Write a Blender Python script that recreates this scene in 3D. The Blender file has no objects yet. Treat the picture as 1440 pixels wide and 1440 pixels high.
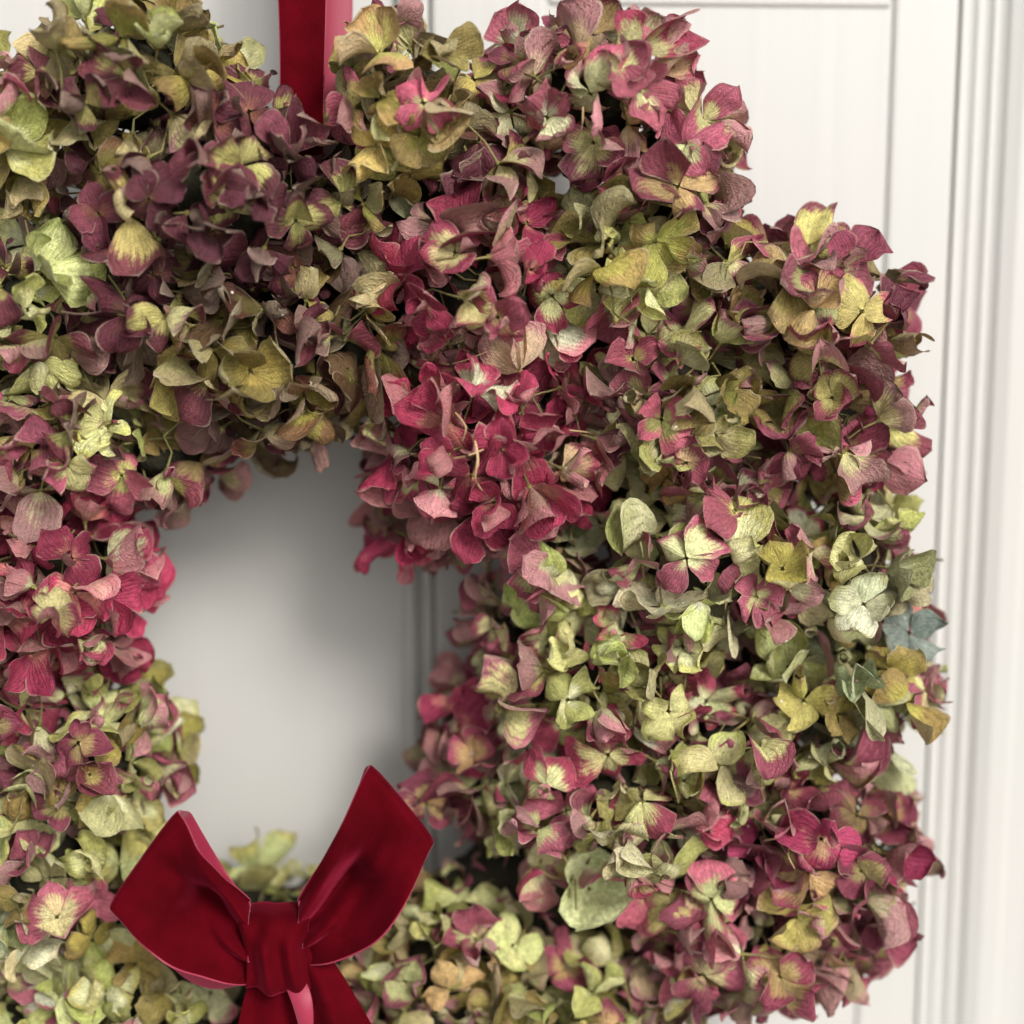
import bpy, math
import numpy as np
from mathutils import Vector, Matrix

S = bpy.context.scene
COL = S.collection
rng = np.random.default_rng(11)

# ------------------------------------------------------------------ camera
FPX = 2160.0                       # focal length in photograph pixels (1440 px wide)
PITCH, YAW = math.radians(9.0), math.radians(3.0)
fwd = Vector((math.sin(YAW)*math.cos(PITCH), math.cos(YAW)*math.cos(PITCH), -math.sin(PITCH)))
rgt = fwd.cross(Vector((0, 0, 1))).normalized()
upv = rgt.cross(fwd)
def ray(px, py): return fwd + rgt*((px-720)/FPX) - upv*((py-720)/FPX)
CAM = Vector((0, -0.10, 0)) - ray(432, 905)*0.665
def P(px, py, Y):
    r = ray(px, py); return CAM + r*((Y-CAM.y)/r.y)
def proj(p):
    q = Vector(p)-CAM; d = q.dot(fwd)
    return 720+FPX*q.dot(rgt)/d, 720-FPX*q.dot(upv)/d, d
cam = bpy.data.cameras.new('camera'); cam_o = bpy.data.objects.new('camera', cam); COL.objects.link(cam_o)
cam.sensor_width = 36; cam.lens = 54; cam.clip_start = 0.02; cam.clip_end = 50
cam_o.matrix_world = Matrix(((rgt.x, upv.x, -fwd.x, CAM.x), (rgt.y, upv.y, -fwd.y, CAM.y), (rgt.z, upv.z, -fwd.z, CAM.z), (0, 0, 0, 1)))
cam.dof.use_dof = True; cam.dof.focus_distance = 0.642; cam.dof.aperture_fstop = 2.8
S.camera = cam_o
# ------------------------------------------------------------------ light
SUN_EL, SUN_AZ = math.radians(33), math.radians(26)      # azimuth: 0 = straight in front of the door, + = from the right
sdir = Vector((math.sin(SUN_AZ)*math.cos(SUN_EL), -math.cos(SUN_AZ)*math.cos(SUN_EL), math.sin(SUN_EL)))
W = bpy.data.worlds.new('World'); S.world = W; W.use_nodes = True
wn, wl = W.node_tree.nodes, W.node_tree.links
sky = wn.new('ShaderNodeTexSky'); sky.sky_type = 'NISHITA'; sky.sun_disc = False
sky.sun_elevation = SUN_EL; sky.sun_rotation = math.atan2(sdir.x, sdir.y); sky.dust_density = 4; sky.air_density = 1
hs = wn.new('ShaderNodeHueSaturation'); hs.inputs['Saturation'].default_value = 0.18
wl.new(sky.outputs[0], hs.inputs['Color']); wl.new(hs.outputs[0], wn['Background'].inputs[0]); wn['Background'].inputs[1].default_value = 0.125
sun = bpy.data.lights.new('sun', 'SUN'); sun.energy = 1.95; sun.angle = math.radians(17); sun.color = (1, .955, .89)
sun_o = bpy.data.objects.new('sun', sun); COL.objects.link(sun_o); sun_o.rotation_euler = (-sdir).to_track_quat('-Z', 'Y').to_euler()
S.view_settings.view_transform = 'Standard'; S.view_settings.look = 'None'; S.view_settings.gamma = 1
S.view_settings.exposure = 0.36

# ------------------------------------------------------------------ helpers
def lin(r, g, b):
    return tuple(((c/255+.055)/1.055)**2.4 if c > 10 else c/255/12.92 for c in (r, g, b))
def tag(o, **k):
    for a, b in k.items(): o[a] = b
    return o
def link(name, me, parent=None, loc=(0, 0, 0)):
    o = bpy.data.objects.new(name, me); COL.objects.link(o); o.location = loc
    if parent: o.parent = parent
    return o
def mesh(name, v, f, mat=None, smooth=True):
    me = bpy.data.meshes.new(name); me.from_pydata([tuple(map(float, a)) for a in v], [], [tuple(map(int, a)) for a in f]); me.update()
    if mat: me.materials.append(mat)
    if smooth: me.polygons.foreach_set('use_smooth', [True]*len(me.polygons))
    return me
def newmat(name):
    m = bpy.data.materials.new(name); m.use_nodes = True; return m, m.node_tree.nodes, m.node_tree.links
class NT:
    """small node shorthand"""
    def __init__(s, m): s.n, s.l = m.node_tree.nodes, m.node_tree.links
    def put(s, sock, v):
        if hasattr(v, 'is_output'): s.l.new(v, sock)
        else: sock.default_value = v
    def m(s, op, a, b=0.0, c=0.0, clamp=False):
        x = s.n.new('ShaderNodeMath'); x.operation = op; x.use_clamp = clamp
        for i, v in enumerate((a, b, c)): s.put(x.inputs[i], v)
        return x.outputs[0]
    def noise(s, vec, scale, detail=2, w=None, rough=.5):
        x = s.n.new('ShaderNodeTexNoise'); x.inputs['Scale'].default_value = scale; x.inputs['Detail'].default_value = detail; x.inputs['Roughness'].default_value = rough
        if w is not None: x.noise_dimensions = '4D'; s.put(x.inputs['W'], w)
        if vec is not None: s.l.new(vec, x.inputs['Vector'])
        return x.outputs[0]
    def smooth(s, v, a, b, c=0., d=1.):
        x = s.n.new('ShaderNodeMapRange'); x.interpolation_type = 'SMOOTHSTEP'
        for i, q in enumerate((v, a, b, c, d)): s.put(x.inputs[i], q)
        return x.outputs[0]
    def mix(s, f, a, b, mode='MIX'):
        x = s.n.new('ShaderNodeMix'); x.data_type = 'RGBA'; x.blend_type = mode
        s.put(x.inputs[0], f); s.put(x.inputs[6], a); s.put(x.inputs[7], b)
        return x.outputs[2]

# ------------------------------------------------------------------ materials
def petal_material():
    m, n, l = newmat('dried_petal'); t = NT(m); bs = n['Principled BSDF']
    A = n.new('ShaderNodeAttribute'); A.attribute_name = 'tint_base'
    B = n.new('ShaderNodeAttribute'); B.attribute_name = 'tint_tip'
    uv = n.new('ShaderNodeUVMap'); uv.uv_map = 'petal'; sp = n.new('ShaderNodeSeparateXYZ'); l.new(uv.outputs[0], sp.inputs[0])
    tc = n.new('ShaderNodeTexCoord').outputs['Object']
    v = t.m('MULTIPLY_ADD', sp.outputs[0], 2., -1.); tt = sp.outputs[1]; av = t.m('ABSOLUTE', v)
    th, seed = A.outputs['Alpha'], t.m('MULTIPLY', B.outputs['Alpha'], 37.)
    nz = t.noise(tc, 330, 5, seed, .62); nb = t.noise(tc, 95, 2, seed); nf = t.noise(tc, 1500, 3, seed, .6)
    # veins that fan out from the claw, and finer side veins
    a1 = t.m('SINE', t.m('ADD', t.m('MULTIPLY', v, 15.), t.m('MULTIPLY', nz, 5.)))
    ve1 = t.smooth(t.m('ABSOLUTE', a1), .80, 1.)
    a2 = t.m('SINE', t.m('ADD', t.m('SUBTRACT', t.m('MULTIPLY', tt, 46.), t.m('MULTIPLY', av, 22.)), t.m('MULTIPLY', nz, 7.)))
    ve2 = t.smooth(t.m('ABSOLUTE', a2), .75, 1.)
    mid = t.smooth(av, .05, .0)
    vein = t.m('MAXIMUM', t.m('MAXIMUM', ve1, t.m('MULTIPLY', ve2, .55)), mid)
    isp = t.smooth(tt, .02, .10)                     # stalks and buds carry t = 0: no veins there
    vein = t.m('MULTIPLY', vein, isp)
    d = t.m('ADD', t.m('ADD', tt, t.m('MULTIPLY', t.m('MULTIPLY', v, v), .38)), t.m('MULTIPLY_ADD', nb, 1.15, -.575))
    d = t.m('ADD', d, t.m('MULTIPLY', vein, .09)); d = t.m('ADD', d, t.m('MULTIPLY_ADD', nz, .5, -.25))
    f = t.smooth(t.m('SUBTRACT', d, th), -.15, .17)
    f = t.m('MULTIPLY', f, isp)
    col = t.mix(f, A.outputs['Color'], B.outputs['Color'])
    # mottling
    k = t.m('ADD', t.m('MULTIPLY_ADD', nz, 1.7, .13), t.m('MULTIPLY_ADD', nf, 1.3, -.65))
    cc = n.new('ShaderNodeCombineColor'); [l.new(k, cc.inputs[i]) for i in range(3)]
    col = t.mix(1., col, cc.outputs[0], 'MULTIPLY')
    dk = n.new('ShaderNodeHueSaturation'); dk.inputs['Value'].default_value = .60; dk.inputs['Saturation'].default_value = 1.15; l.new(col, dk.inputs['Color'])
    col = t.mix(t.m('MULTIPLY', vein, .33), col, dk.outputs[0])
    # paler rim paints light caught on thin edges; brown foxing
    rim = t.m('MULTIPLY', t.m('MAXIMUM', t.smooth(av, .86, .99), t.smooth(tt, .95, 1.)), t.smooth(nb, .42, .60))
    col = t.mix(t.m('MULTIPLY', rim, t.m('MULTIPLY', isp, .38)), col, (.62, .54, .38, 1))
    col = t.mix(t.smooth(t.noise(tc, 620, 2, seed), .66, .74, 0., .55), col, (.17, .085, .035, 1))
    geo = n.new('ShaderNodeNewGeometry')
    pal2 = n.new('ShaderNodeHueSaturation'); pal2.inputs['Value'].default_value = 1.12; pal2.inputs['Saturation'].default_value = .86; l.new(col, pal2.inputs['Color']); pale = t.mix(.20, pal2.outputs[0], (.56, .50, .33, 1)); col = t.mix(t.m('MULTIPLY', geo.outputs['Backfacing'], isp), col, pale)
    # tiny white specks: debris, and glints painted into the colour
    vo = n.new('ShaderNodeTexVoronoi'); vo.inputs['Scale'].default_value = 105; vo.voronoi_dimensions = '4D'; l.new(seed, vo.inputs['W']); l.new(tc, vo.inputs['Vector'])
    sc = n.new('ShaderNodeSeparateColor'); l.new(vo.outputs['Color'], sc.inputs[0])
    spk = t.m('MULTIPLY', t.smooth(vo.outputs['Distance'], .10, .06), t.m('GREATER_THAN', sc.outputs[0], .72))
    col = t.mix(spk, col, (.85, .80, .72, 1))
    bp = n.new('ShaderNodeBump'); bp.inputs['Strength'].default_value = .8; bp.inputs['Distance'].default_value = .0013
    l.new(t.m('ADD', t.m('MULTIPLY', vein, -.35), t.m('ADD', t.m('MULTIPLY', nz, 1.3), t.m('MULTIPLY', nf, .35))), bp.inputs['Height'])
    l.new(bp.outputs[0], bs.inputs['Normal']); l.new(col, bs.inputs['Base Color'])
    bs.inputs['Roughness'].default_value = .52; bs.inputs['Specular IOR Level'].default_value = .35
    tr = n.new('ShaderNodeBsdfTranslucent'); l.new(col, tr.inputs[0]); l.new(bp.outputs[0], tr.inputs['Normal'])
    mx = n.new('ShaderNodeMixShader'); mx.inputs[0].default_value = .14
    l.new(bs.outputs[0], mx.inputs[1]); l.new(tr.outputs[0], mx.inputs[2]); l.new(mx.outputs[0], n['Material Output'].inputs[0])
    return m
PETAL = petal_material()

def simple(name, col, rough=.8, nscale=None, amp=.3, bump=.0):
    m, n, l = newmat(name); t = NT(m); bs = n['Principled BSDF']; bs.inputs['Roughness'].default_value = rough; bs.inputs['Specular IOR Level'].default_value = .3
    if nscale:
        tc = n.new('ShaderNodeTexCoord').outputs['Object']; z = t.noise(tc, nscale, 4)
        c = t.mix(z, tuple(x*(1-amp) for x in col)+(1,), tuple(min(1, x*(1+amp)) for x in col)+(1,)); l.new(c, bs.inputs['Base Color'])
        if bump:
            b = n.new('ShaderNodeBump'); b.inputs['Strength'].default_value = .5; b.inputs['Distance'].default_value = bump; l.new(z, b.inputs['Height']); l.new(b.outputs[0], bs.inputs['Normal'])
    else: bs.inputs['Base Color'].default_value = tuple(col)+(1,)
    return m
MOSS_SHADE = simple('dark_moss', (.018, .016, .008), .95, 400, .6, .003)  # moss; near-black colour stands in for shade in the gaps between florets
STRAW = simple('dry_straw', lin(186, 158, 118), .7, 600, .2)

def velvet():
    m, n, l = newmat('crimson_velvet'); t = NT(m); bs = n['Principled BSDF']
    tc = n.new('ShaderNodeTexCoord').outputs['Object']
    z = t.noise(tc, 60, 3); zf = t.noise(tc, 2600, 2)
    zp = t.noise(tc, 38, 3, None, .6); cr = t.smooth(t.m('ADD', zp, t.m('MULTIPLY', t.noise(tc, 170, 3), .2)), .35, .85)
    l.new(t.mix(cr, (.055, .0003, .0024, 1), (.090, .0007, .0050, 1)), bs.inputs['Base Color'])
    l.new(t.m('MULTIPLY_ADD', cr, .15, .30), bs.inputs['Sheen Weight'])
    bs.inputs['Roughness'].default_value = .9; bs.inputs['Specular IOR Level'].default_value = .05
    bs.inputs['Sheen Roughness'].default_value = .22; bs.inputs['Sheen Tint'].default_value = (.95, .06, .16, 1)
    b = n.new('ShaderNodeBump'); b.inputs['Strength'].default_value = .6; b.inputs['Distance'].default_value = .0005; l.new(zf, b.inputs['Height']); l.new(b.outputs[0], bs.inputs['Normal'])
    return m
VELVET = velvet()
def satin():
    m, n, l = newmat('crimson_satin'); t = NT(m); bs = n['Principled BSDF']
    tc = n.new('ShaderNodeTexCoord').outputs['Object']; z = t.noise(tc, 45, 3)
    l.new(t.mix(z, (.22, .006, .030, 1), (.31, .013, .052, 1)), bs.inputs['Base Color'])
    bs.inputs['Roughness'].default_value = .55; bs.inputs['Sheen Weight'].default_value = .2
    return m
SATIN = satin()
def paint():
    m, n, l = newmat('white_gloss_paint'); t = NT(m); bs = n['Principled BSDF']
    tc = n.new('ShaderNodeTexCoord').outputs['Object']
    mp = n.new('ShaderNodeMapping'); mp.inputs['Scale'].default_value = (95, 95, 2); l.new(tc, mp.inputs[0])
    br = t.noise(mp.outputs[0], 1.0, 3); big = t.noise(tc, 5, 2)
    strk = t.noise(mp.outputs[0], .45, 4, None, .6); c = t.mix(t.m('MULTIPLY_ADD', t.m('SUBTRACT', strk, .5), .3, big), (.492, .508, .480, 1), (.53, .505, .490, 1)); l.new(c, bs.inputs['Base Color'])
    bs.inputs['Roughness'].default_value = .42
    b = n.new('ShaderNodeBump'); b.inputs['Strength'].default_value = .5; b.inputs['Distance'].default_value = .0010; l.new(br, b.inputs['Height']); l.new(b.outputs[0], bs.inputs['Normal'])
    return m
PAINT = paint()

# ------------------------------------------------------------------ ground sheet, unseen, added to bounce light up from below
STONE = simple('pale_doorstep_stone', (.40, .38, .35), .85, 9, .18, .002)
gr = link('ground', mesh('ground', [(-12, -24, 0), (12, -24, 0), (12, .2, 0), (-12, .2, 0)], [(0, 1, 2, 3)], STONE, False), None, (0, 0, -1.3)); tag(gr, kind='structure')
# ------------------------------------------------------------------ door and frame
def box(x0, x1, y0, y1, z0, z1, bev=.0):
    v = [(x, y, z) for x in (x0, x1) for y in (y0, y1) for z in (z0, z1)]
    f = [(0, 1, 3, 2), (4, 6, 7, 5), (0, 4, 5, 1), (2, 3, 7, 6), (0, 2, 6, 4), (1, 5, 7, 3)]
    return v, f
def boxobj(name, parent, x0, x1, y0, y1, z0, z1, bev=.0015):
    v, f = box(x0, x1, y0, y1, z0, z1); c = Vector(((x0+x1)/2, (y0+y1)/2, (z0+z1)/2))
    me = mesh(name, [Vector(a)-c for a in v], f, PAINT, False)
    o = link(name, me, parent, c - (parent.location if parent else Vector()))
    if bev:
        b = o.modifiers.new('bevel', 'BEVEL'); b.width = bev; b.segments = 3; b.limit_method = 'NONE'
        me.polygons.foreach_set('use_smooth', [True]*6); w = o.modifiers.new('wn', 'WEIGHTED_NORMAL'); w.keep_sharp = False
    return o
def profile_bar(name, parent, prof, z0, z1):
    """vertical moulding: prof is a list of (x, y) seen from above, extruded from z0 to z1"""
    v = [(x, y, z0) for x, y in prof]+[(x, y, z1) for x, y in prof]; n = len(prof)
    f = [(i, i+1, n+i+1, n+i) for i in range(n-1)]+[(n-1, 0, n, 2*n-1), tuple(range(n-1, -1, -1)), tuple(range(n, 2*n))]
    me = mesh(name, v, f, PAINT, False); return link(name, me, parent, -parent.location)
def profile_bar_h(name, parent, prof, x0, x1):
    v = [(x0, y, z) for z, y in prof]+[(x1, y, z) for z, y in prof]; n = len(prof)
    f = [(i, n+i, n+i+1, i+1) for i in range(n-1)]+[(n-1, 2*n-1, n, 0), tuple(range(n)), tuple(range(2*n-1, n-1, -1))]
    me = mesh(name, v, f, PAINT, False); return link(name, me, parent, -parent.location)
def arc(cx, cy, r, a0, a1, n=7): return [(cx+r*math.cos(math.radians(a0+(a1-a0)*i/n)), cy+r*math.sin(math.radians(a0+(a1-a0)*i/n))) for i in range(n+1)]

DY = 0.010           # door face (stiles, rails); panels lie deeper
xs_mould = P(566, 900, DY).x          # right edge of the left panel opening
xs_mull0 = P(612, 900, DY).x; xs_mull1 = P(768, 300, DY).x
xs_stile0 = P(1246, 300, DY).x; xs_stile1 = P(1336, 380, DY).x
z_rail = P(1000, 9, DY).z
Z0, Z1 = -1.295, .62
door = link('panelled_door', None, None, (0, DY, Z0)); door.name = 'panelled_door'
tag(door, label='white painted panelled door behind the hydrangea wreath', category='door')
xl = xs_mull0-.205-.30
boxobj('panel', door, xl, xs_mould+.002, DY+.012, DY+.022, Z0+.02, Z1-.002, 0)
boxobj('panel', door, xs_mull1-.004, xs_stile0+.004, DY+.0022, DY+.018, Z0+.02, z_rail+.004, 0)
boxobj('mullion', door, xs_mull0, xs_mull1, DY, DY+.030, Z0, Z1-.001, .003)
boxobj('stile', door, xs_stile0, xs_stile1, DY, DY+.032, Z0, Z1, .003)
boxobj('stile', door, xl-.09, xl, DY, DY+.030, Z0, Z1, .003)
boxobj('rail', door, xs_mull1+.0005, xs_stile0-.0005, DY+.0005, DY+.030, z_rail, z_rail+.12, .0025)
# beaded moulding between left panel and mullion
mx0, mx1 = xs_mould, xs_mull0
w = mx1-mx0
prof = [(mx0, DY+.0118), (mx0, DY+.009)]+arc(mx0+w*.26, DY+.0085, w*.24, 180, 360, 8)+[(mx0+w*.52, DY+.010), (mx0+w*.60, DY+.010)]+arc(mx0+w*.80, DY+.0045, w*.17, 200, 360, 6)+[(mx1-.0003, DY+.0045), (mx1-.0003, DY+.0118)]
profile_bar('moulding', door, prof, Z0+.001, Z1-.002)
# thin beading at the right panel, left of the stile
frame = link('door_frame', None, None, (xs_stile1+.06, 0, Z0)); frame.name = 'door_frame'
tag(frame, label='white fluted door frame at the right edge, beside the panelled door', category='door frame')
g0 = xs_stile1+.0003; gw = .0078
prof = [(g0, DY+.03), (g0, DY-.0012)]
for i in range(3):                                       # three shallow flutes
    for k in range(1, 9):
        prof.append((g0+gw*(i+k/8), DY-.0012-.0012*i*(k/8)+.0017*math.sin(math.pi*k/8)**.8 if k < 8 else DY-.0012-.0012*i))
ge = g0+gw*3
prof += [(ge+.003, DY-.0045), (ge+.007, DY-.0058), (ge+.016, DY-.0060), (ge+.019, DY-.0054), (ge+.030, DY-.0054), (ge+.034, DY-.0060), (ge+.11, DY-.0060), (ge+.11, DY+.03)]
profile_bar('architrave', frame, prof, Z0, Z1)
# the backing behind panels (door core)
boxobj('door_core', door, xl-.05, xs_stile1-.004, DY+.0225, DY+.029, Z0+.01, Z1-.01, 0)

# ------------------------------------------------------------------ florets
PAL = {
 'olive': (lin(158, 148, 78), lin(166, 146, 88)), 'dkolive': (lin(116, 104, 54), lin(112, 86, 58)),
 'ochre': (lin(182, 168, 100), lin(184, 154, 106)), 'lime': (lin(214, 212, 150), lin(192, 192, 116)),
 'cream': (lin(224, 220, 172), lin(208, 196, 150)),
 'crimson': (lin(188, 122, 112), lin(170, 62, 90)), 'limecrim': (lin(218, 212, 150), lin(178, 76, 100)),
 'pink': (lin(212, 176, 138), lin(190, 100, 118)), 'limepink': (lin(216, 210, 150), lin(180, 100, 116)),
 'mauve': (lin(182, 154, 108), lin(152, 76, 94)), 'mauve2': (lin(194, 182, 116), lin(166, 90, 104)),
 'plum': (lin(112, 72, 60), lin(102, 52, 62)), 'plumlime': (lin(176, 168, 104), lin(118, 62, 70)),
 'brown': (lin(140, 122, 70), lin(124, 78, 62)), 'blue': (lin(160, 174, 160), lin(158, 170, 150)),
 'greygreen': (lin(176, 182, 138), lin(180, 176, 126)), 'magenta': (lin(184, 146, 116), lin(156, 60, 90)),
 'tan': (lin(200, 172, 124), lin(192, 142, 110)),
}
NU, NV = 12, 8
_t = np.sin(np.linspace(0, 1, NU+1)*math.pi/2)**1.0
_t = .55*_t+.45*np.linspace(0, 1, NU+1)
_v = np.linspace(-1, 1, NV+1)
_f = np.array([(i*(NV+1)+j, i*(NV+1)+j+1, (i+1)*(NV+1)+j+1, (i+1)*(NV+1)+j) for i in range(NU) for j in range(NV)])

def petal(L, Wd, r, mood):
    """one sepal: claw at the origin, +Y outward, +Z up"""
    t = _t[:, None]; v = _v[None, :]
    a = r.uniform(.62, .95); p = r.uniform(1.7, 3.8); q = r.uniform(.45, .62) if r.random() < .22 else r.uniform(.75, 1.45)
    sh = (t**a)*np.clip(1-t**p, 0, 1)**q; sh = sh/sh.max()
    sh = sh*(1+.06*np.sin(t*r.uniform(9, 16)+r.uniform(0, 6))+.045*np.sign(v)*np.sin(t*r.uniform(5, 12)+r.uniform(0, 6)))
    sh = sh*(1+r.uniform(.0, .09)*np.sin(t*r.uniform(16, 26)+np.sign(v)*r.uniform(0, 3)+r.uniform(0, 6))*t)
    w = Wd/2*sh
    if mood == 'shrivel': ph0, k1, k2 = r.uniform(0, 1.2), r.normal(0, 2.2), r.normal(0, 5.)
    elif mood == 'bowl': ph0, k1, k2 = r.uniform(.45, .60), r.uniform(.5, .8), r.uniform(-2.5, -1.2); a, q = .6, .5; sh = (t**.62)*np.clip(1-t**4, 0, 1)**.5; sh = sh/sh.max(); w = Wd*.62*sh*(1+.04*np.sin(t*18))
    elif mood == 'open': ph0, k1, k2 = r.uniform(.05, .65), r.normal(0, .6), r.normal(0, 2.6)
    elif mood == 'reflex': ph0, k1, k2 = r.uniform(-.1, .3), r.uniform(-1.5, -.5), r.normal(-.6, 1.)
    elif mood == 'cup': ph0, k1, k2 = r.uniform(.5, 1.0), r.uniform(.1, 1.0), r.normal(0, 1.5)
    else: ph0, k1, k2 = r.uniform(-.5, 1.35), r.normal(0, 1.1), r.normal(0, 3.)
    ph = ph0+k1*_t+k2*np.clip(_t-.55, 0, 1)**2*2
    ds = np.diff(_t, prepend=0)*L
    y = np.cumsum(np.cos(ph)*ds); z = np.cumsum(np.sin(ph)*ds)
    l = v*w
    K0 = {'open': r.normal(0, 75), 'reflex': r.normal(-60, 60), 'cup': r.normal(70, 55), 'bowl': 38., 'shrivel': r.normal(0, 300)}.get(mood, r.normal(0, 170))
    K = np.where(v < 0, K0+r.normal(0, 35), K0+r.normal(0, 35))*(1+.5*(t-.5)) + 1e-3
    K = np.clip(K, -380, 380)
    xl = np.sin(K*l)/K; h = (1-np.cos(K*l))/K
    g = r.normal(0, .42) if mood != 'bowl' else .02; h = h+g*np.abs(l)
    e = np.abs(v)**2*(t**.7)
    h = h+L*.085*e*np.sin(t*r.uniform(5, 10)+np.where(v < 0, r.uniform(0, 6), r.uniform(0, 6)))*r.uniform(.4, 1.5)
    h = h+L*.022*np.sin(v*r.uniform(2, 5)+t*r.uniform(3, 8)+r.uniform(0, 6))*t + L*.016*np.sin(v*r.uniform(5, 9)-t*r.uniform(8, 14)+r.uniform(0, 6))*t + L*.010*np.cos(v*r.uniform(4, 8)+t*r.uniform(14, 20)+r.uniform(0, 6))*t
    tw = r.normal(0, .35)*t
    xx = xl*np.cos(tw)-h*np.sin(tw); hh = xl*np.sin(tw)+h*np.cos(tw)
    X = xx+r.normal(0, .10)*L*t**2
    Y = y[:, None]-np.sin(ph)[:, None]*hh; Z = z[:, None]+np.cos(ph)[:, None]*hh
    return np.stack([X+0*v, Y+0*v, Z+0*v], -1).reshape(-1, 3)

def tube(pts, rads, ns=5):
    pts = [Vector(p) for p in pts]; V = []; F = []
    for i, p in enumerate(pts):
        d = (pts[min(i+1, len(pts)-1)]-pts[max(i-1, 0)]).normalized(); a = d.orthogonal().normalized(); b = d.cross(a)
        for k in range(ns):
            an = 2*math.pi*k/ns; V.append(p+(a*math.cos(an)+b*math.sin(an))*rads[i])
    for i in range(len(pts)-1):
        for k in range(ns): F.append((i*ns+k, i*ns+(k+1) % ns, (i+1)*ns+(k+1) % ns, (i+1)*ns+k))
    return np.array([tuple(v) for v in V]), np.array(F)
def ball(r, c=(0, 0, 0), n=6, m=4):
    V = [(0, 0, r)]; F = []
    for i in range(1, m):
        for k in range(n):
            a, b = math.pi*i/m, 2*math.pi*k/n; V.append((r*math.sin(a)*math.cos(b), r*math.sin(a)*math.sin(b), r*math.cos(a)))
    V.append((0, 0, -r)); e = len(V)-1
    for k in range(n):
        F.append((0, 1+k, 1+(k+1) % n, 0)); F.append((e, e-n+(k+1) % n, e-n+k, e))
        for i in range(m-2): F.append((1+i*n+k, 1+(i+1)*n+k, 1+(i+1)*n+(k+1) % n, 1+i*n+(k+1) % n))
    return np.array(V)+np.array(c), np.array(F)
BALL = ball(.0013)

def floret_data(size, key, mood, r, normal, spin=None, blush=None, npet=None):
    """verts, quads, uv, base tint (with blush threshold), tip tint (with seed)"""
    V, F, U, A, B = [], [], [], [], []
    off = 0
    ca, cb = PAL[key] if isinstance(key, str) else key
    jit = lambda c, s: np.clip(np.array(c)*np.exp(r.normal(0, s))*np.exp(r.normal(0, s*.5)*np.array([.3, -.3, .05])+r.normal(0, s*.12, 3)), 0, .8)
    gain = np.exp(r.normal(-.03, .22)); fa, fb = jit(np.array(ca)*1.06*gain, .16), jit(np.array(cb)*.90*gain, .16)
    n = npet or (4 if r.random() < .88 else (5 if r.random() < .4 else 3)); s0 = r.uniform(0, 2*math.pi) if spin is None else spin
    bl = r.normal(.33 if key in ('crimson', 'plum', 'magenta') else .52, .20) if blush is None else blush
    for k in range(n):
        L = size*r.uniform(.82, 1.12); Wd = L*r.uniform(.85, 1.25)
        md = mood if (r.random() < .70 or mood == 'bowl') else ('curl' if r.random() < .75 else 'shrivel'); L *= .8 if md == 'shrivel' else 1
        p = petal(L, Wd, r, md)
        p[:, 1] += .0006; p[:, 2] += .0007*(k % 2)
        a = s0+2*math.pi*k/n+r.normal(0, .10); c, s = math.cos(a), math.sin(a)
        p = np.stack([p[:, 0]*c-p[:, 1]*s, p[:, 0]*s+p[:, 1]*c, p[:, 2]], -1)
        V.append(p); F.append(_f+off); off += len(p)
        U.append(np.stack([np.tile((_v+1)/2, NU+1), np.repeat(_t, NV+1)], -1))
        A.append(np.tile(np.append(jit(fa, .09), bl+r.normal(0, .14)), (len(p), 1))); B.append(np.tile(np.append(jit(fb, .09), r.random()), (len(p), 1)))
    bv, bf = BALL
    st = [(0, 0, -.0003), (r.normal(0, .001), r.normal(0, .001), -size*.45), (r.normal(0, .003), r.normal(0, .003), -size*.8), (r.normal(0, .004), r.normal(0, .004), -size*1.2)]
    tv, tf = tube(st, [.0007, .00045, .00045, .0006])
    for q, g, c in ((bv, bf, lin(120, 116, 62)), (tv, tf, lin(132, 122, 78))):
        V.append(q); F.append(g+off); off += len(q); U.append(np.zeros((len(q), 2)))
        A.append(np.tile(np.append(jit(c, .15), .5), (len(q), 1))); B.append(np.tile([*c, .5], (len(q), 1)))
    V = np.concatenate(V)
    N = Vector(normal).normalized(); q = Vector((0, 0, 1)).rotation_difference(N).to_matrix(); V = V@np.array(q).T
    return V, np.concatenate(F), np.concatenate(U), np.concatenate(A), np.concatenate(B)

def build_florets(name, datas, offs, parent, loc):
    V, F, U, A, B = [], [], [], [], []; o = 0
    for (v, f, u, a, b), c in zip(datas, offs):
        V.append(v+np.array(c)); F.append(f+o); o += len(v); U.append(u); A.append(a); B.append(b)
    V, F, U, A, B = map(np.concatenate, (V, F, U, A, B))
    me = bpy.data.meshes.new(name); me.vertices.add(len(V)); me.vertices.foreach_set('co', V.astype(np.float32).ravel())
    nf = len(F); me.loops.add(nf*4); me.polygons.add(nf)
    me.loops.foreach_set('vertex_index', F.astype(np.int32).ravel()); me.polygons.foreach_set('loop_start', np.arange(0, nf*4, 4, dtype=np.int32))
    me.polygons.foreach_set('use_smooth', np.ones(nf, dtype=bool))
    uvl = me.uv_layers.new(name='petal'); uvl.data.foreach_set('uv', U[F.ravel()].astype(np.float32).ravel())
    for nm, arr in (('tint_base', A), ('tint_tip', B)):
        at = me.color_attributes.new(nm, 'FLOAT_COLOR', 'POINT'); at.data.foreach_set('color', arr.astype(np.float32).ravel())
    me.update(); me.validate(); me.materials.append(PETAL)
    return link(name, me, parent, loc)

# ------------------------------------------------------------------ the wreath
wreath = link('hydrangea_wreath', None, None, (0, 0, 0)); wreath.name = 'hydrangea_wreath'
tag(wreath, label='thick round wreath of dried green, pink and crimson hydrangea heads hanging on the door', category='wreath')
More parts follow.
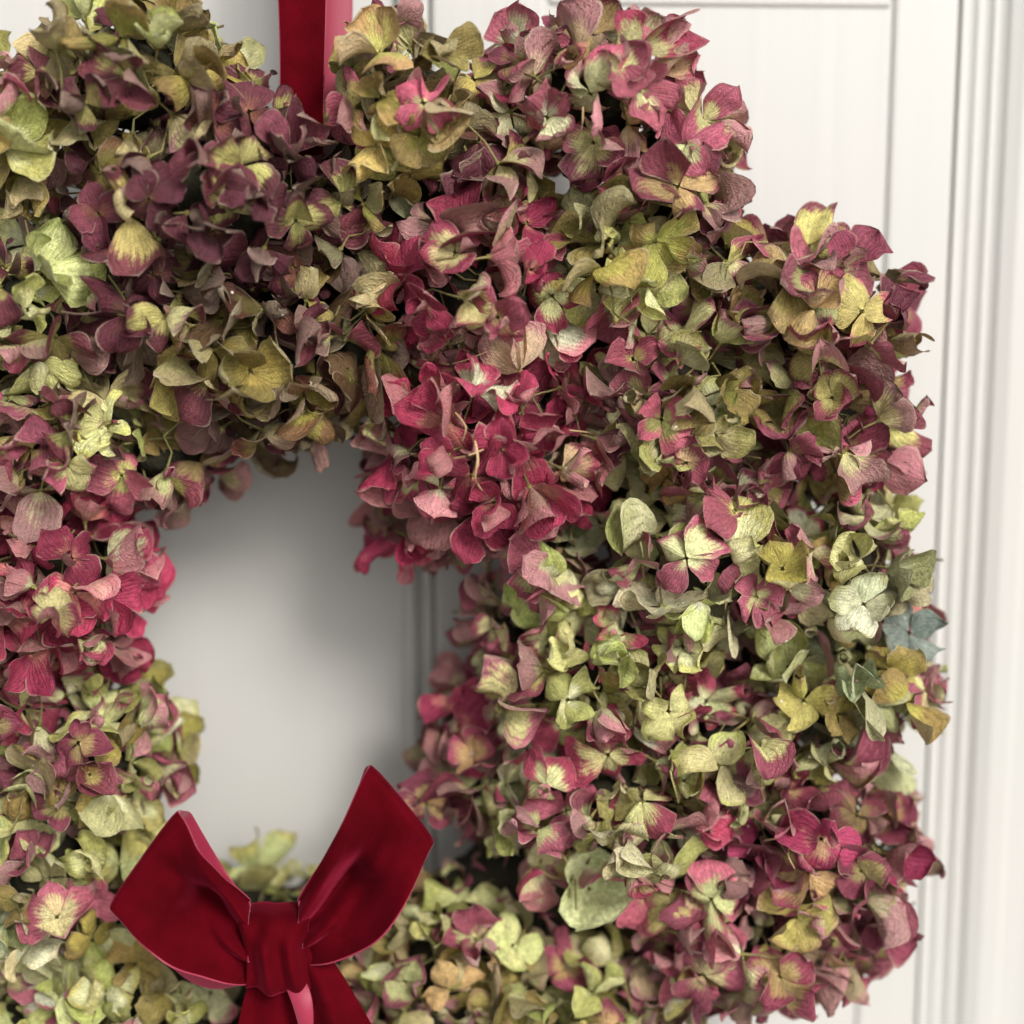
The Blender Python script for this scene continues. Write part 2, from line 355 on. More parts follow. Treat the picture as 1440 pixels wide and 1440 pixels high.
# px centre, px radii, depth centre, depth radius, palette weights, description
H = [
 (5, 190, 105, 120, -.080, .058, {'limepink': 3, 'olive': 3, 'lime': 2, 'pink': 1}, 'pink and green head at the upper left edge'),
 (190, 120, 165, 130, -.088, .060, {'olive': 5, 'lime': 3, 'greygreen': 1, 'mauve2': 1, 'plumlime': 3}, 'olive green head with mauve flecks left of the ribbon'),
 (305, 290, 215, 175, -.090, .066, {'plum': 7, 'plumlime': 3, 'dkolive': 1}, 'dusky plum head'),
 (385, 495, 185, 150, -.082, .062, {'brown': 3, 'plumlime': 3, 'dkolive': 4, 'olive': 2, 'plum': 1}, 'brownish olive head above the hole'),
 (575, 155, 118, 135, -.088, .060, {'olive': 4, 'ochre': 3, 'mauve2': 1, 'lime': 1}, 'olive and ochre head right of the ribbon'),
 (835, 140, 155, 125, -.085, .062, {'limepink': 3, 'pink': 2, 'mauve': 3, 'limecrim': 1}, 'dusty pink head at the top'),
 (933, 250, 112, 130, -.082, .062, {'mauve': 3, 'limepink': 2, 'lime': 1, 'mauve2': 2}, 'mauve head at the upper right rim'),
 (880, 370, 125, 95, -.090, .062, {'lime': 2, 'olive': 3, 'limepink': 2}, 'olive green head'),
 (675, 400, 150, 130, -.092, .064, {'pink': 2, 'crimson': 4, 'limecrim': 3}, 'rose pink head with green centres'),
 (695, 610, 175, 150, -.094, .066, {'crimson': 8, 'limecrim': 2, 'pink': 1}, 'crimson head'),
 (600, 705, 88, 95, -.060, .046, {'crimson': 4, 'mauve': 2, 'limepink': 1}, 'deep crimson head at the inner rim'),
 (945, 570, 130, 150, -.092, .064, {'mauve2': 2, 'limepink': 3, 'olive': 3, 'lime': 2}, 'pink and green head'),
 (1130, 440, 155, 120, -.086, .064, {'mauve': 3, 'mauve2': 4, 'limepink': 2, 'ochre': 1.5}, 'mauve head at the right'),
 (1130, 590, 145, 120, -.086, .064, {'mauve': 4, 'mauve2': 3, 'ochre': 1, 'magenta': 1}, 'dark mauve head at the right'),
 (1000, 790, 190, 120, -.094, .066, {'lime': 5, 'limepink': 4, 'limecrim': 2, 'cream': 2}, 'lime green head with pink tips'),
 (1170, 790, 120, 120, -.088, .064, {'lime': 3, 'greygreen': 3, 'olive': 2, 'limepink': 1}, 'pale green head at the right'),
 (1243, 860, 76, 95, -.066, .050, {'pink': 2, 'crimson': 3, 'mauve': 1}, 'bright pink head at the right rim'),
 (1175, 960, 145, 120, -.088, .066, {'greygreen': 3, 'blue': .5, 'lime': 1, 'olive': 2, 'limepink': 2}, 'grey green and bluish head'),
 (870, 930, 160, 120, -.092, .064, {'limecrim': 4, 'limepink': 2, 'mauve2': 1, 'lime': 3, 'olive': 1}, 'crimson and lime head'),
 (860, 1120, 180, 150, -.096, .068, {'limecrim': 4, 'lime': 3, 'limepink': 3, 'cream': 2}, 'lime head with crimson tips'),
 (1120, 1170, 175, 150, -.088, .066, {'mauve2': 4, 'mauve': 2, 'magenta': 1.2, 'limepink': 3, 'ochre': 1.5, 'lime': 1}, 'mauve and ochre head at the lower right'),
 (1030, 1295, 165, 115, -.086, .064, {'limepink': 4, 'mauve': 2, 'mauve2': 2, 'ochre': 1}, 'pink green head at the lower right'),
 (1170, 1270, 95, 85, -.078, .056, {'mauve': 3, 'mauve2': 2, 'limepink': 1}, 'mauve head at the lower right rim'),
 (668, 1050, 62, 130, -.058, .046, {'mauve': 2, 'crimson': 2, 'limecrim': 2}, 'shaded pink head at the inner right rim'),
 (715, 880, 66, 80, -.060, .046, {'limepink': 3, 'mauve2': 2, 'lime': 1}, 'shaded green and pink head at the inner rim'),
 (640, 1340, 150, 125, -.076, .058, {'olive': 3, 'ochre': 2, 'limepink': 2, 'lime': 2}, 'olive green head right of the bow'),
 (840, 1390, 150, 110, -.080, .060, {'lime': 2, 'limepink': 3, 'mauve': 1, 'olive': 1}, 'green and pink head at the bottom'),
 (400, 1420, 160, 130, -.074, .056, {'olive': 3, 'lime': 3, 'tan': 1}, 'green head under the bow'),
 (385, 1285, 150, 85, -.036, .026, {'lime': 3, 'tan': 1, 'limepink': 1}, 'shaded pale green head behind the bow'),
 (95, 815, 130, 140, -.090, .064, {'crimson': 8, 'limecrim': 2}, 'crimson head at the left'),
 (90, 610, 150, 110, -.088, .064, {'mauve2': 2, 'limepink': 3, 'olive': 2, 'lime': 2, 'plumlime': 2}, 'mauve and green head at the left'),
 (60, 440, 125, 120, -.086, .062, {'mauve2': 2, 'lime': 2, 'plumlime': 3, 'olive': 2}, 'green flecked mauve head at the left edge'),
 (135, 1050, 135, 120, -.086, .062, {'limepink': 3, 'mauve2': 2, 'olive': 2, 'lime': 4}, 'pink and lime head at the left'),
 (80, 1220, 150, 140, -.086, .062, {'lime': 6, 'limepink': 3, 'olive': 2, 'greygreen': 2}, 'lime green head at the lower left'),
 (215, 1375, 150, 115, -.080, .060, {'lime': 3, 'limepink': 3, 'olive': 2}, 'pale green head left of the bow'),
 (765, 775, 80, 75, -.080, .056, {'crimson': 1, 'limepink': 3, 'lime': 1, 'mauve2': 1}, 'pink green cluster under the crimson head'),
 (1000, 368, 70, 66, -.080, .058, {'limepink': 2, 'olive': 2, 'mauve2': 2}, 'green and mauve cluster in the notch of the upper right rim'),
 (485, 310, 75, 90, -.082, .058, {'dkolive': 2, 'plumlime': 2, 'olive': 1}, 'shaded olive cluster below the ribbon'),
 (692, 235, 75, 75, -.080, .056, {'plum': 2, 'plumlime': 2, 'mauve': 2}, 'dark mauve cluster between two heads'),
 (1000, 690, 100, 70, -.086, .062, {'mauve2': 2, 'limepink': 3, 'lime': 1}, 'pink and green cluster'),
 (1010, 1020, 100, 95, -.092, .064, {'limepink': 3, 'lime': 2, 'mauve': 1}, 'lime and pink cluster'),
 (950, 1230, 100, 90, -.090, .062, {'limepink': 3, 'mauve2': 2, 'lime': 1}, 'pale pink and green cluster'),
 (740, 960, 80, 90, -.076, .056, {'limecrim': 2, 'mauve2': 2, 'limepink': 2}, 'pink cluster near the inner rim'),
 (240, 430, 110, 90, -.086, .062, {'plum': 3, 'plumlime': 2, 'brown': 2}, 'dark plum cluster'),
 (500, 480, 80, 110, -.078, .056, {'plumlime': 2, 'olive': 2, 'brown': 2}, 'olive cluster beside the crimson head'),
 (60, 1400, 120, 110, -.074, .056, {'lime': 3, 'limepink': 2, 'olive': 2}, 'pale green head in the lower left corner'),
 (30, 985, 90, 90, -.086, .062, {'limecrim': 2, 'mauve': 2, 'limepink': 1}, 'pink head at the left edge'),
 (235, 640, 105, 80, -.070, .052, {'mauve': 2, 'mauve2': 2, 'plumlime': 2, 'olive': 1}, 'mauve head at the upper left of the hole'),
]
nin = len(H)
# heads of the ring that lie outside the picture (left and bottom), simpler
for k in range(9):
    a = math.radians(118+k*17+ (0 if k else 0)); cx, cy = 432+585*math.cos(a+math.radians(0))*1.0, 905-585*math.sin(a)
for a in (150, 167, 184, 201, 218, 235, 252, 272, 290):
    r_ = 600; cx, cy = 432+r_*math.cos(math.radians(a)), 905-r_*math.sin(math.radians(a))
    if cx > -60 and cy < 1440: continue
    H.append((cx, cy, 185, 175, -.085, .062, [{'lime': 3, 'limepink': 3, 'olive': 2}, {'mauve': 3, 'crimson': 2, 'limepink': 2}][a % 2], 'flower head beyond the picture edge'))
    cx2, cy2 = 432+430*math.cos(math.radians(a)), 905-430*math.sin(math.radians(a))

SC = 0.665/FPX
heads = []
for (cx, cy, rx, ry, yc, ryd, pal, desc) in H:
    yc, ryd = yc*.78, ryd*.86
    c = P(cx, cy, yc); s = proj(c)[2]/FPX
    heads.append(dict(c=np.array(c), r=np.array([max(.012, rx*s-.010), ryd-.004, max(.010, ry*s-.010)]), pal=pal, desc=desc, px=(cx, cy)))

def inside(p, skip, k):
    for i, h in enumerate(heads):
        if i != skip and (((p-h['c'])/(h['r']*k))**2).sum() < 1: return True
    return False

RIB = [(386, 464, -400, 172)]
BOWPOLY = [[(140, 1290), (252, 1130), (350, 1262), (430, 1262), (512, 1070), (620, 1195), (560, 1290), (480, 1340), (520, 1460), (330, 1460), (345, 1392), (250, 1376)]]
def inpoly(x, y, P_):
    c = False; n = len(P_)
    for i in range(n):
        x1, y1 = P_[i]; x2, y2 = P_[(i+1) % n]
        if (y1 > y) != (y2 > y) and x < (x2-x1)*(y-y1)/(y2-y1)+x1: c = not c
    return c
def blocked(p, size):
    x, y, d = proj(p)
    for a, b, c, e in RIB:
        if a-14 < x < b+14 and c < y < e: return True
    if p[1] < -.085 or (y > 1250 and p[1] < -.072):
        if inpoly(x, y, BOWPOLY[0]) or inpoly(x+18, y, BOWPOLY[0]) or inpoly(x-18, y, BOWPOLY[0]): return True
    return False

placed = []      # dict(p, n, size, key, mood, head, rank, spin, blush)
grid = {}
def near(p, rad):
    k = tuple((p//.02).astype(int))
    for a in (-1, 0, 1):
        for b in (-1, 0, 1):
            for c in (-1, 0, 1):
                for q in grid.get((k[0]+a, k[1]+b, k[2]+c), ()):
                    if ((q[0]-p)**2).sum() < min(rad, q[1])**2: return True
    return False
def put(p, rad): grid.setdefault(tuple((p//.02).astype(int)), []).append((p, rad))

def surf_y(px, py):
    """front surface of the heads under a photo pixel"""
    best = None
    for i, h in enumerate(heads[:nin]):
        o = np.array(CAM)-h['c']; d = np.array(ray(px, py)); o, dd = o/h['r'], d/h['r']
        A_, B_, C_ = dd@dd, 2*o@dd, o@o-1; D_ = B_*B_-4*A_*C_
        if D_ > 0:
            s = (-B_-math.sqrt(D_))/(2*A_)
            if best is None or s < best[0]: best = (s, i)
    if best is None:
        i = min(range(nin), key=lambda j: ((np.array(P(px, py, heads[j]['c'][1]))-heads[j]['c'])**2/heads[j]['r']**2).sum())
        return np.array(P(px, py, heads[i]['c'][1])), i
    return np.array(CAM)+np.array(ray(px, py))*best[0], best[1]

# florets one can point to in the photograph: px, py, petal length px, palette, mood, tilt (right, up), spin deg, blush
HERO = [
 (828, 1250, 78, 'cream', 'bowl', (.1, .25), 40, 2.2, .018), (905, 1262, 62, 'pink', 'reflex', (.2, -.3), 60, .1, 0),
 (1278, 890, 68, 'blue', 'open', (.2, .1), 20, 1.3, .004), (1215, 850, 62, 'greygreen', 'open', (-.1, .3), 65, .9, .004),
 (1200, 955, 58, 'greygreen', 'cup', (.2, -.2), 10, 1.4, .002), (1245, 1050, 72, 'greygreen', 'open', (.35, -.1), 30, 1.5, .003),
 (1130, 985, 62, 'ochre', 'curl', (0, 0), 80, .9, 0), (790, 1022, 58, 'limecrim', 'open', (.05, .1), 25, .42, .004),
 (855, 1062, 60, 'limecrim', 'reflex', (.1, -.5), 10, .5, .003), (770, 1105, 62, 'limecrim', 'reflex', (-.2, -.4), 20, .45, .003),
 (700, 445, 66, 'pink', 'reflex', (-.1, -.3), 40, .35, .003), (600, 430, 56, 'crimson', 'open', (-.4, 0), 20, .2, 0),
 (745, 380, 56, 'crimson', 'open', (.2, .2), 70, .3, .002), (640, 355, 54, 'limecrim', 'open', (-.2, .2), 15, .5, 0),
 (770, 610, 66, 'crimson', 'cup', (.1, -.1), 30, .2, .004), (630, 640, 56, 'crimson', 'reflex', (-.3, -.2), 0, .2, .003),
 (820, 545, 60, 'crimson', 'open', (.25, .1), 55, .3, .001), (695, 705, 56, 'crimson', 'open', (0, -.5), 35, .25, 0),
 (890, 505, 54, 'mauve2', 'open', (.1, 0), 0, .35, .002), (930, 590, 50, 'mauve2', 'open', (.2, 0), 30, .35, .001),
 (965, 650, 52, 'pink', 'open', (.1, -.2), 75, .4, .003), (540, 605, 52, 'limepink', 'cup', (-.2, 0), 10, .9, 0),
 (985, 425, 62, 'mauve', 'open', (.1, .25), 15, .35, .003), (1195, 370, 60, 'mauve', 'open', (.3, .5), 40, .35, .003),
 (1265, 430, 64, 'mauve', 'open', (.6, .2), 60, .4, 0), (1050, 575, 58, 'ochre', 'cup', (.1, .1), 30, .9, .003),
 (1110, 635, 70, 'mauve', 'reflex', (0, -.4), 10, .05, .003), (1170, 560, 56, 'mauve2', 'open', (.2, 0), 50, .7, 0),
 (1240, 500, 56, 'mauve2', 'open', (.6, 0), 20, .6, 0), (965, 785, 62, 'limepink', 'reflex', (.1, -.2), 45, .55, .004),
 (805, 750, 58, 'greygreen', 'bowl', (-.1, .2), 30, 1.2, .004), (1100, 800, 56, 'olive', 'open', (0, .1), 10, .8, .002),
 (885, 250, 60, 'mauve', 'cup', (.2, .1), 20, .2, .003), (750, 255, 58, 'ochre', 'open', (-.2, .1), 70, 1.4, .003),
 (795, 300, 50, 'ochre', 'open', (0, -.2), 20, 1.0, .001), (770, 165, 58, 'limepink', 'open', (-.2, .1), 20, .45, .003),
 (835, 200, 62, 'limepink', 'open', (.1, -.2), 60, .7, .002), (725, 60, 60, 'limepink', 'cup', (-.3, .4), 20, .6, 0),
 (870, 95, 56, 'limepink', 'open', (.2, .5), 30, .4, 0), (620, 75, 62, 'ochre', 'open', (.1, .3), 30, 1.3, .003),
 (530, 205, 56, 'ochre', 'open', (-.2, 0), 25, 1.2, .003), (555, 265, 50, 'lime', 'reflex', (0, -.4), 45, 1.1, .002),
 (595, 145, 52, 'mauve2', 'reflex', (.1, .1), 70, .15, .002), (1155, 1180, 66, 'magenta', 'reflex', (.1, -.1), 70, .15, .005),
 (1030, 1175, 56, 'magenta', 'reflex', (-.1, -.2), 20, .2, .003), (1105, 1110, 60, 'mauve', 'curl', (0, .1), 40, .2, 0),
 (1000, 1265, 58, 'limepink', 'reflex', (0, -.4), 0, .6, 0), (1120, 1290, 62, 'ochre', 'open', (.1, -.3), 20, .9, .003),
 (1210, 1225, 58, 'mauve', 'open', (.5, -.1), 60, .4, 0), (990, 1370, 66, 'limepink', 'reflex', (0, -.5), 40, .45, .002),
 (940, 1000, 52, 'lime', 'open', (0, 0), 50, .8, 0), (960, 910, 50, 'lime', 'open', (0, .1), 30, .9, 0),
 (100, 785, 62, 'crimson', 'reflex', (0, .1), 60, .15, .004), (75, 865, 60, 'limecrim', 'reflex', (0, -.2), 0, .75, .004),
 (150, 840, 56, 'crimson', 'open', (.2, -.1), 40, .25, .003), (80, 945, 52, 'crimson', 'reflex', (0, -.5), 20, .3, 0),
 (10, 745, 60, 'crimson', 'open', (-.2, 0), 10, .4, 0), (95, 655, 58, 'limepink', 'reflex', (0, -.3), 30, .75, .003),
 (60, 535, 52, 'limepink', 'open', (0, 0), 45, .6, .002), (245, 545, 66, 'ochre', 'curl', (.2, -.2), 30, 1.1, .003),
 (40, 1150, 62, 'lime', 'open', (0, .2), 20, 1.2, .003), (80, 1290, 66, 'limepink', 'reflex', (0, -.3), 20, .6, .004),
 (110, 1045, 56, 'mauve', 'reflex', (0, 0), 0, .3, .003), (75, 1385, 60, 'limepink', 'reflex', (0, -.3), 30, .9, 0),
 (250, 1300, 50, 'lime', 'open', (.2, -.2), 0, 1.1, 0), (35, 130, 62, 'pink', 'open', (-.1, .5), 0, .6, 0),
 (60, 190, 60, 'greygreen', 'reflex', (0, .2), 45, 1.0, .002), (280, 215, 60, 'plum', 'reflex', (0, .1), 10, .2, .003),
 (345, 130, 58, 'plumlime', 'open', (.1, .4), 10, .4, 0), (390, 165, 54, 'plumlime', 'reflex', (.2, .1), 20, .45, .002),
 (210, 280, 60, 'plum', 'reflex', (-.1, 0), 35, .2, .002), (215, 385, 62, 'plum', 'reflex', (0, -.1), 45, .1, .003),
 (365, 275, 58, 'plum', 'reflex', (.2, 0), 10, .2, .003), (140, 300, 54, 'plum', 'open', (-.2, 0), 10, .3, .001),
 (415, 310, 56, 'plumlime', 'reflex', (.2, -.1), 30, .5, .002), (300, 325, 52, 'plum', 'cup', (0, -.1), 60, .2, 0),
 (600, 1130, 56, 'mauve', 'open', (-.5, 0), 20, .3, 0), (470, 1375, 56, 'tan', 'open', (-.2, .1), 30, .8, .004),
 (720, 1330, 50, 'lime', 'open', (0, 0), 0, 1.1, .002), (570, 1380, 54, 'limepink', 'open', (0, .1), 50, .5, 0),
]
for (px, py, L, key, mood, (tr_, tu), spin, blush, lift) in HERO:
    p, hi = surf_y(px, py); h = heads[hi]
    n = (p-h['c'])/h['r']**2; n /= np.linalg.norm(n); tocam = np.array(CAM)-p; tocam /= np.linalg.norm(tocam)
    n = n*.25+tocam*.9+np.array([tr_, 0, tu]); n /= np.linalg.norm(n)
    p = p+tocam*(.005+lift); size = L*proj(p)[2]/FPX*.92
    if px in (1300, 1245) : pass
    put(p, size*.95)
    placed.append(dict(p=p, n=n, size=size, key=key, mood=mood, head=hi, rank=0, spin=math.radians(spin), blush=blush))

CLEAR = [(h[0], h[1], h[2]*(.72 if h[4] != 'bowl' else .92)) for h in HERO if h[8] >= .003]
def sample(scale, spacing, jitter, depth_lim, density, rank):
    for hi, h in enumerate(heads):
        r = h['r']*scale; area = 4*math.pi*((r[0]*r[2])**1.6+(r[0]*r[1])**1.6+(r[1]*r[2])**1.6)**(1/1.6)/3**(1/1.6)
        n_ = int(area/spacing**2*7)
        for k in range(n_):
            u = rng.normal(size=3); u /= np.linalg.norm(u)
            if u[1] > depth_lim: continue
            p = h['c']+u*r
            if p[1] > -.012: continue
            if inside(p, hi, scale*.97): continue
            out = hi >= nin
            sp = spacing*(1.25 if out else 1)*rng.uniform(.85, 1.15)
            if near(p, sp): continue
            if rng.random() > density and rank > 1: continue
            keys = list(h['pal']); wts = np.array([h['pal'][q] for q in keys], float); key = keys[rng.choice(len(keys), p=wts/wts.sum())]
            nn = u/r; nn /= np.linalg.norm(nn)
            mood = rng.choice(['open', 'reflex', 'cup', 'curl'], p=[.12, .27, .28, .33])
            nrm = nn+rng.normal(0, jitter, 3)+np.array([0, -.15, 0]); nrm /= np.linalg.norm(nrm)
            size = rng.uniform(.0135, .0238)*(1 if rank < 2 else .95)
            if blocked(p+nn*.004, size): continue
            if rank == 1 and hi < nin:
                qx, qy, _ = proj(p)
                if any((qx-a)**2+(qy-b)**2 < c*c for a, b, c in CLEAR): continue
            put(p, sp)
            placed.append(dict(p=p+nn*rng.normal(0, .002), n=nrm, size=size, key=key, mood=mood, head=hi, rank=rank, spin=None, blush=None))
sample(1.0, .0152, .72, .35, 1.0, 1)
ns = len(placed)
grid.clear()
sample(.74, .0170, .7, .30, .65, 2)

for q in placed:
    x, y, d = proj(q['p']); inframe = -20 < x < 1460 and -20 < y < 1460
    face = max(0, -q['n'][1])
    q['score'] = -1 if not inframe or q['rank'] == 2 else q['size']*(1.2 if q['rank'] == 0 else .6+.4*face)*(1-(d-.6)*4)
order = sorted(range(len(placed)), key=lambda i: -placed[i]['score'])
single = {i for i in order[:300] if placed[i]['score'] > 0}

# wreath base ring of moss, near-black as painted shade behind the florets
V, F = [], []; NR, NS = 64, 16; c0 = Vector((0, -.055, 0))
for i in range(NR):
    a = 2*math.pi*i/NR
    for j in range(NS):
        b = 2*math.pi*j/NS; rr = .178+.040*math.cos(b)+rng.normal(0, .0015); V.append((math.cos(a)*rr, -.046+.026*math.sin(b)+rng.normal(0, .001), math.sin(a)*rr)); F.append((i*NS+j, i*NS+(j+1) % NS, ((i+1) % NR)*NS+(j+1) % NS, ((i+1) % NR)*NS+j))
link('wreath_base', mesh('wreath_base', V, F, MOSS_SHADE), wreath)

rest = []
for hi, h in enumerate(heads):
    mine = [i for i, q in enumerate(placed) if q['head'] == hi]
    # the head itself: a core darkened to paint the shade between florets, and the branching stalks
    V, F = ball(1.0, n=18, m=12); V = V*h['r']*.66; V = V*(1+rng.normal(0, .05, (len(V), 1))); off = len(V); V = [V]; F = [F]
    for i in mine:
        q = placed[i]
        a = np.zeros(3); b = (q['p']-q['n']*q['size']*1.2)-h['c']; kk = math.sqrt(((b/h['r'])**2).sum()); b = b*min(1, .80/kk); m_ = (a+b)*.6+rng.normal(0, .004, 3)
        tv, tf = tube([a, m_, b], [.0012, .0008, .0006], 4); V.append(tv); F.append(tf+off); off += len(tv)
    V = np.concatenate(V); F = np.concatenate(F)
    ho = link('flower_head', mesh('flower_head', V, F, MOSS_SHADE), wreath, tuple(h['c']))
    ho['label'] = h['desc']
    for i in mine:
        q = placed[i]; dat = floret_data(q['size'], q['key'], q['mood'], rng, q['n'], q['spin'], q['blush'], 4 if q['rank'] == 0 else None)
        if i in single: build_florets('floret', [dat], [(0, 0, 0)], ho, tuple(q['p']-h['c']))
        else: rest.append((dat, q['p']))
ro = build_florets('floret_mass', [a for a, b in rest], [b for a, b in rest], wreath, (0, 0, 0)); ro['kind'] = 'stuff'

# stray dry stalks and threads
def stalk(pts, r0, lift=.010, name='dry_stalk'):
    Q = []
    for k, (x, y) in enumerate(pts):
        p, _ = surf_y(x, y); tc_ = np.array(CAM)-p; tc_ /= np.linalg.norm(tc_); Q.append(Vector(p+tc_*(lift if 0 < k < len(pts)-1 else lift-.005)))
    R = []
    for i in range(len(Q)-1):
        for s in range(4): 
            a = Q[max(i-1, 0)]; b = Q[i]; c = Q[i+1]; d = Q[min(i+2, len(Q)-1)]; t = s/4
            R.append(.5*((2*b)+(c-a)*t+(2*a-5*b+4*c-d)*t*t+(3*b-a-3*c+d)*t**3))
    R.append(Q[-1]); n = len(R); base = R[0].copy()
    v, f = tube([q-base for q in R], [r0*.68*(1+.25*math.sin(i*2.3+r0*9e3))*(1-.6*i/n)+.0001 for i in range(n)], 6)
    link(name, mesh(name, v, f, STRAW), wreath, base)
stalk([(665, 612), (672, 645), (668, 672), (678, 690)], .0010, .012)
stalk([(638, 645), (660, 640), (680, 632)], .0006, .0135)
stalk([(757, 832), (790, 834), (830, 830)], .0011, .015); stalk([(800, 605), (840, 610), (875, 620)], .0005, .015)
stalk([(600, 500), (625, 512), (650, 508), (690, 492), (715, 478)], .00032, .016, 'dry_thread'); stalk([(625, 470), (640, 500), (662, 512)], .0003, .017, 'dry_thread')
stalk([(1120, 1180), (1108, 1200), (1118, 1222)], .0006, .016); stalk([(820, 150), (818, 180), (808, 200)], .0004, .016)
stalk([(1075, 1182), (1100, 1178), (1122, 1180)], .0004, .012); stalk([(640, 580), (655, 600), (650, 620)], .0005, .014)

# ------------------------------------------------------------------ ribbons
def sheet(name, rows, parent, thick=.0011, loc=None, back=None, sub=2, velvet_front=True, rim=1, ti=1):
    """ribbon surface from rows of points (each row runs across the ribbon); front velvet, back satin"""
    nr, nc = len(rows), len(rows[0]); base = Vector(rows[0][0]) if loc is None else Vector(loc)
    V = [Vector(p)-base for r_ in rows for p in r_]
    F = [(i*nc+j, (i+1)*nc+j, (i+1)*nc+j+1, i*nc+j+1) for i in range(nr-1) for j in range(nc-1)]
    a, b, c = V[nc*ti+nc//2], V[nc*ti+nc//2+1], V[nc*(ti+1)+nc//2]
    faces_cam = (c-a).cross(b-a).dot(CAM-(a+base)) > 0
    if faces_cam != velvet_front: F = [f[::-1] for f in F]
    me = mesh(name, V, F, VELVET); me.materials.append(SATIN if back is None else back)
    o = link(name, me, parent, base-(parent.location if parent else Vector()))
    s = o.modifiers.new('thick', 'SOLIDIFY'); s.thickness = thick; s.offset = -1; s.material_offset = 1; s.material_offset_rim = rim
    m_ = o.modifiers.new('sub', 'SUBSURF'); m_.levels = sub; m_.render_levels = sub
    return o
def lerp(a, b, t): return a+(b-a)*t

# hanging ribbon: the front strip shows velvet, the strip behind shows its paler back
hang = link('hanging_ribbon', None, None, P(425, 200, -.105)); tag(hang, label='dark crimson velvet ribbon running up the door from the top of the wreath', category='ribbon')
rows = []
for (y, xl_, xr_, Y) in ((-420, 388, 462, -.055), (-200, 389, 461, -.075), (-60, 390, 460, -.090), (60, 391, 459, -.100), (140, 393, 458, -.108), (200, 396, 456, -.110), (250, 398, 454, -.100), (300, 400, 452, -.080)):
    rows.append([lerp(P(xl_, y, Y*.78), P(xr_, y, Y*.78), s)+Vector((.0007*math.sin(y*.021+s*2), .0010*math.cos((s-.5)*math.pi*2)+.0012*math.sin(y*.03+s*4), 0)) for s in np.linspace(0, 1, 7)])
sheet('front_strip', rows, hang)
rows = []
for (y, xl_, xr_, Y) in ((-420, 426, 502, -.030), (-200, 430, 500, -.034), (-60, 434, 498, -.038), (60, 437, 495, -.042), (140, 438, 493, -.046), (260, 440, 490, -.050)):
    rows.append([lerp(P(xr_, y, Y*.78), P(xl_, y, Y*.78), s)+Vector((0, -.0015*math.cos((s-.5)*math.pi), 0)) for s in np.linspace(0, 1, 7)])
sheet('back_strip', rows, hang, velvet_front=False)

# bow
bow = link('ribbon_bow', None, None, P(388, 1335, -.160)); tag(bow, label='dark red velvet bow tied at the bottom inner rim of the wreath', category='bow')
def loop(name, k_top, k_bot, t_top, t_bot, bulge, dimple, drop, Yk, Yt, flare, swell=0.):
    """ribbon from knot to the tip along the front and back behind; all corners given as photo points"""
    rows = []; NC = 21
    kt, kb, tt_, tb = P(*k_top, Yk), P(*k_bot, Yk), P(*t_top, Yt), P(*t_bot, Yt)
    N = 12; sw = (lerp(kb, tb, .5)-lerp(kt, tt_, .5)).normalized()*swell
    for i in range(N+1):
        s = i/N; row = []
        for j in range(NC):
            c = j/(NC-1)
            p = lerp(lerp(kt, kb, c), lerp(tt_, tb, c), s)
            d = -bulge*math.sin(math.pi*min(1, s*1.05))*(.35+.65*abs(2*c-1)**1.5)           # edges stand out, middle sinks in
            d += dimple*math.exp(-((s-.45)/.25)**2-((c-.5)/.28)**2)
            d -= .007*math.exp(-((s-.66)/.12)**2-((c-.5)/.22)**2)
            d += .0050*math.sin(c*math.pi*5+.6+s*1.5)*(1-s)**1.3+.0018*math.sin(c*27+s*4)*(1-s)**.9+.0012*math.sin(s*15-c*9)*math.sin(math.pi*s)                                       # gathers at the knot
            p = p+Vector((0, d, 0))+sw*math.sin(math.pi*s)*c+Vector((0, .0022*math.sin(s*6.5+c*5.5)*math.sin(math.pi*s), 0)); p = p-(lerp(tt_, tb, .5)-lerp(kt, kb, .5)).normalized()*.0012*abs(2*c-1)**5*s**6; row.append(p)
        rows.append(row)
    e = (lerp(tt_, tb, .5)-lerp(kt, kb, .5)).normalized()
    for i in range(1, 6):                                                                     # round the tip
        a = math.pi*i/6
        rows.append([lerp(tt_, tb, j/(NC-1))+e*(.004*math.sin(a)-.0012*abs(2*j/(NC-1)-1)**5)+Vector((0, .007*(1-math.cos(a)), -drop*(1-math.cos(a))/2)) for j in range(NC)])
    for i in range(0, N+1):                                                                   # back layer
        s = 1-i/N; row = []
        for j in range(NC):
            c = j/(NC-1); p = lerp(lerp(kt, kb, c), lerp(tt_, tb, c), s)
            row.append(p-e*.0012*abs(2*c-1)**5*s**6+sw*math.sin(math.pi*s)*c+Vector((0, .014*s+bulge*1.1*math.sin(math.pi*s)+.004, -drop*s**.5-(.010*(1-c)+flare*c)*math.sin(math.pi*s))))
        rows.append(row)
    return sheet(name, rows, bow, loc=None)  # satin rim paints the lit pink edge of the loop into the colour
YB = -.139
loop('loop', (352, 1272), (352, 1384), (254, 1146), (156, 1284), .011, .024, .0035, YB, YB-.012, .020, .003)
loop('loop', (416, 1274), (430, 1356), (514, 1086), (606, 1196), .011, .022, .002, YB, YB-.010, .007, .010)
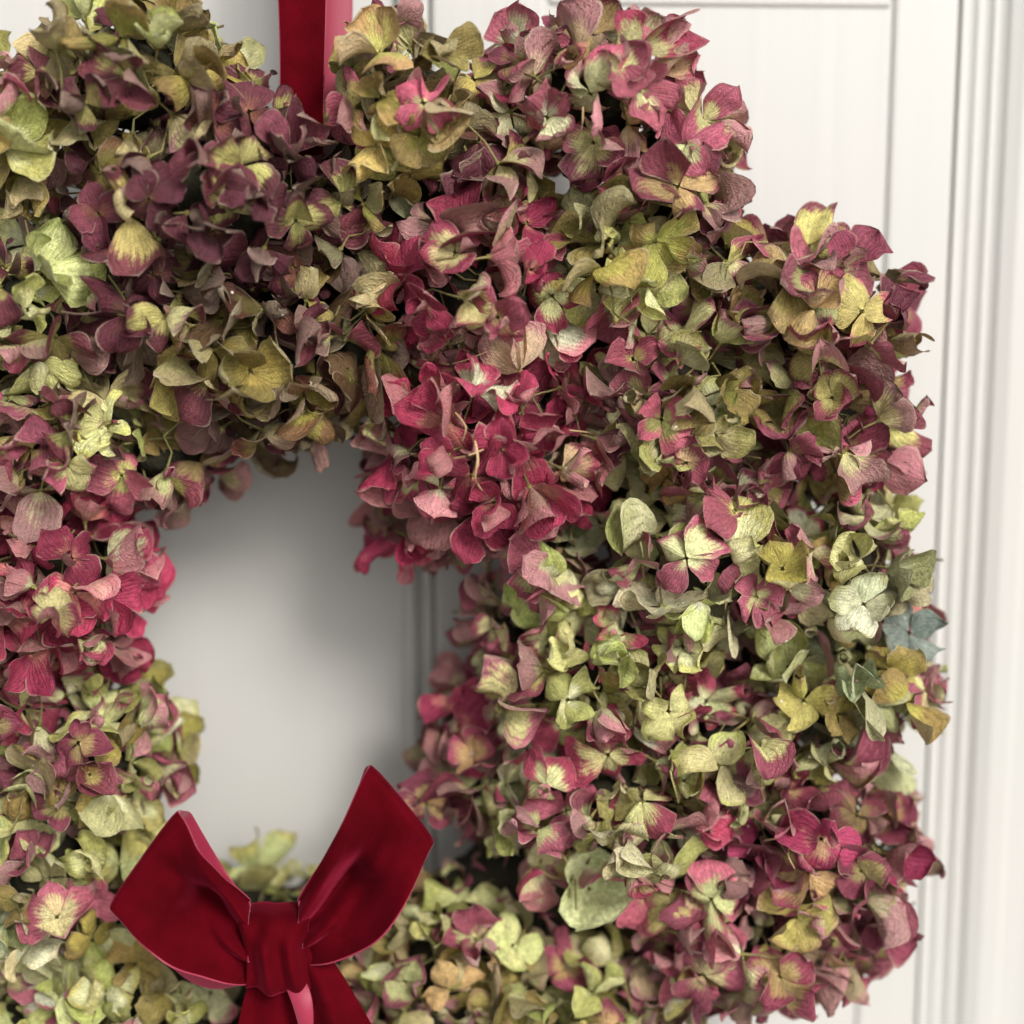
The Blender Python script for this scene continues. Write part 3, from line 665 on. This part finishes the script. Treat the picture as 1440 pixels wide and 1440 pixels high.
# knot: a gathered band wrapped round
rows = []
for i in range(13):
    a = lerp(-2.3, 2.3, i/12); c = .5+.5*math.sin(max(-math.pi/2, min(math.pi/2, a)))
    back = max(0, abs(a)-math.pi/2)
    y = lerp(1286, 1386, c)+4*math.sin(c*9); row = []
    for j in range(25):
        s = j/24; x = lerp(339, 443, s)+12*(c-.5)-7*math.sin(math.pi*c)*(s-.5)*2
        d = -.012*math.cos(max(-math.pi/2, min(math.pi/2, a)))**.7*(.25+.75*math.sin(math.pi*s)**.6)+back*.018-.0020*(math.sin(s*math.pi*5.1+c*3.4+.9*math.sin(c*5))+.5*math.sin(s*13-c*4))*(1 if back == 0 else .4)
        row.append(P(x, y+6*math.sin(s*math.pi)*(1 if a > 0 else -.3), YB+.002)+Vector((0, d, 0)))
    rows.append(row)
sheet('knot', rows[::-1], bow, .0014, rim=0, ti=6)
def tail(name, pts, amp):
    rows = []
    for k, (xl_, yl, xr_, yr, Y) in enumerate(pts):
        rows.append([lerp(P(xl_, yl, Y), P(xr_, yr, Y), s)+Vector((0, amp*math.sin(s*math.pi*2.3+k*.5), 0)) for s in np.linspace(0, 1, 9)])
    return sheet(name, rows[::-1], bow, rim=0)
tail('tail', [(352, 1375, 420, 1380, YB+.006), (338, 1420, 424, 1430, YB+.002), (326, 1480, 432, 1490, YB), (318, 1560, 440, 1570, YB+.002), (320, 1640, 440, 1620, YB+.004)], .003)
tail('tail', [(402, 1384, 436, 1322, YB+.003), (424, 1400, 468, 1352, YB-.003), (436, 1440, 496, 1400, YB-.004), (450, 1500, 535, 1465, YB), (470, 1590, 575, 1550, YB+.006), (490, 1660, 600, 1620, YB+.01)], .0035)
rows = []
for (xa, ya, xb, yb, Y) in ((398, 1380, 428, 1374, YB-.001), (408, 1402, 438, 1396, YB-.006), (416, 1425, 441, 1420, YB-.008), (423, 1450, 440, 1450, YB-.007), (430, 1475, 438, 1478, YB-.004)):
    rows.append([lerp(P(xa, ya, Y), P(xb, yb, Y), s)+Vector((0, -.001*math.sin(math.pi*s), 0)) for s in np.linspace(0, 1, 6)])
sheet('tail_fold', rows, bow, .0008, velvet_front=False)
print('florets', len(placed), 'surface', ns, 'single', len(single))
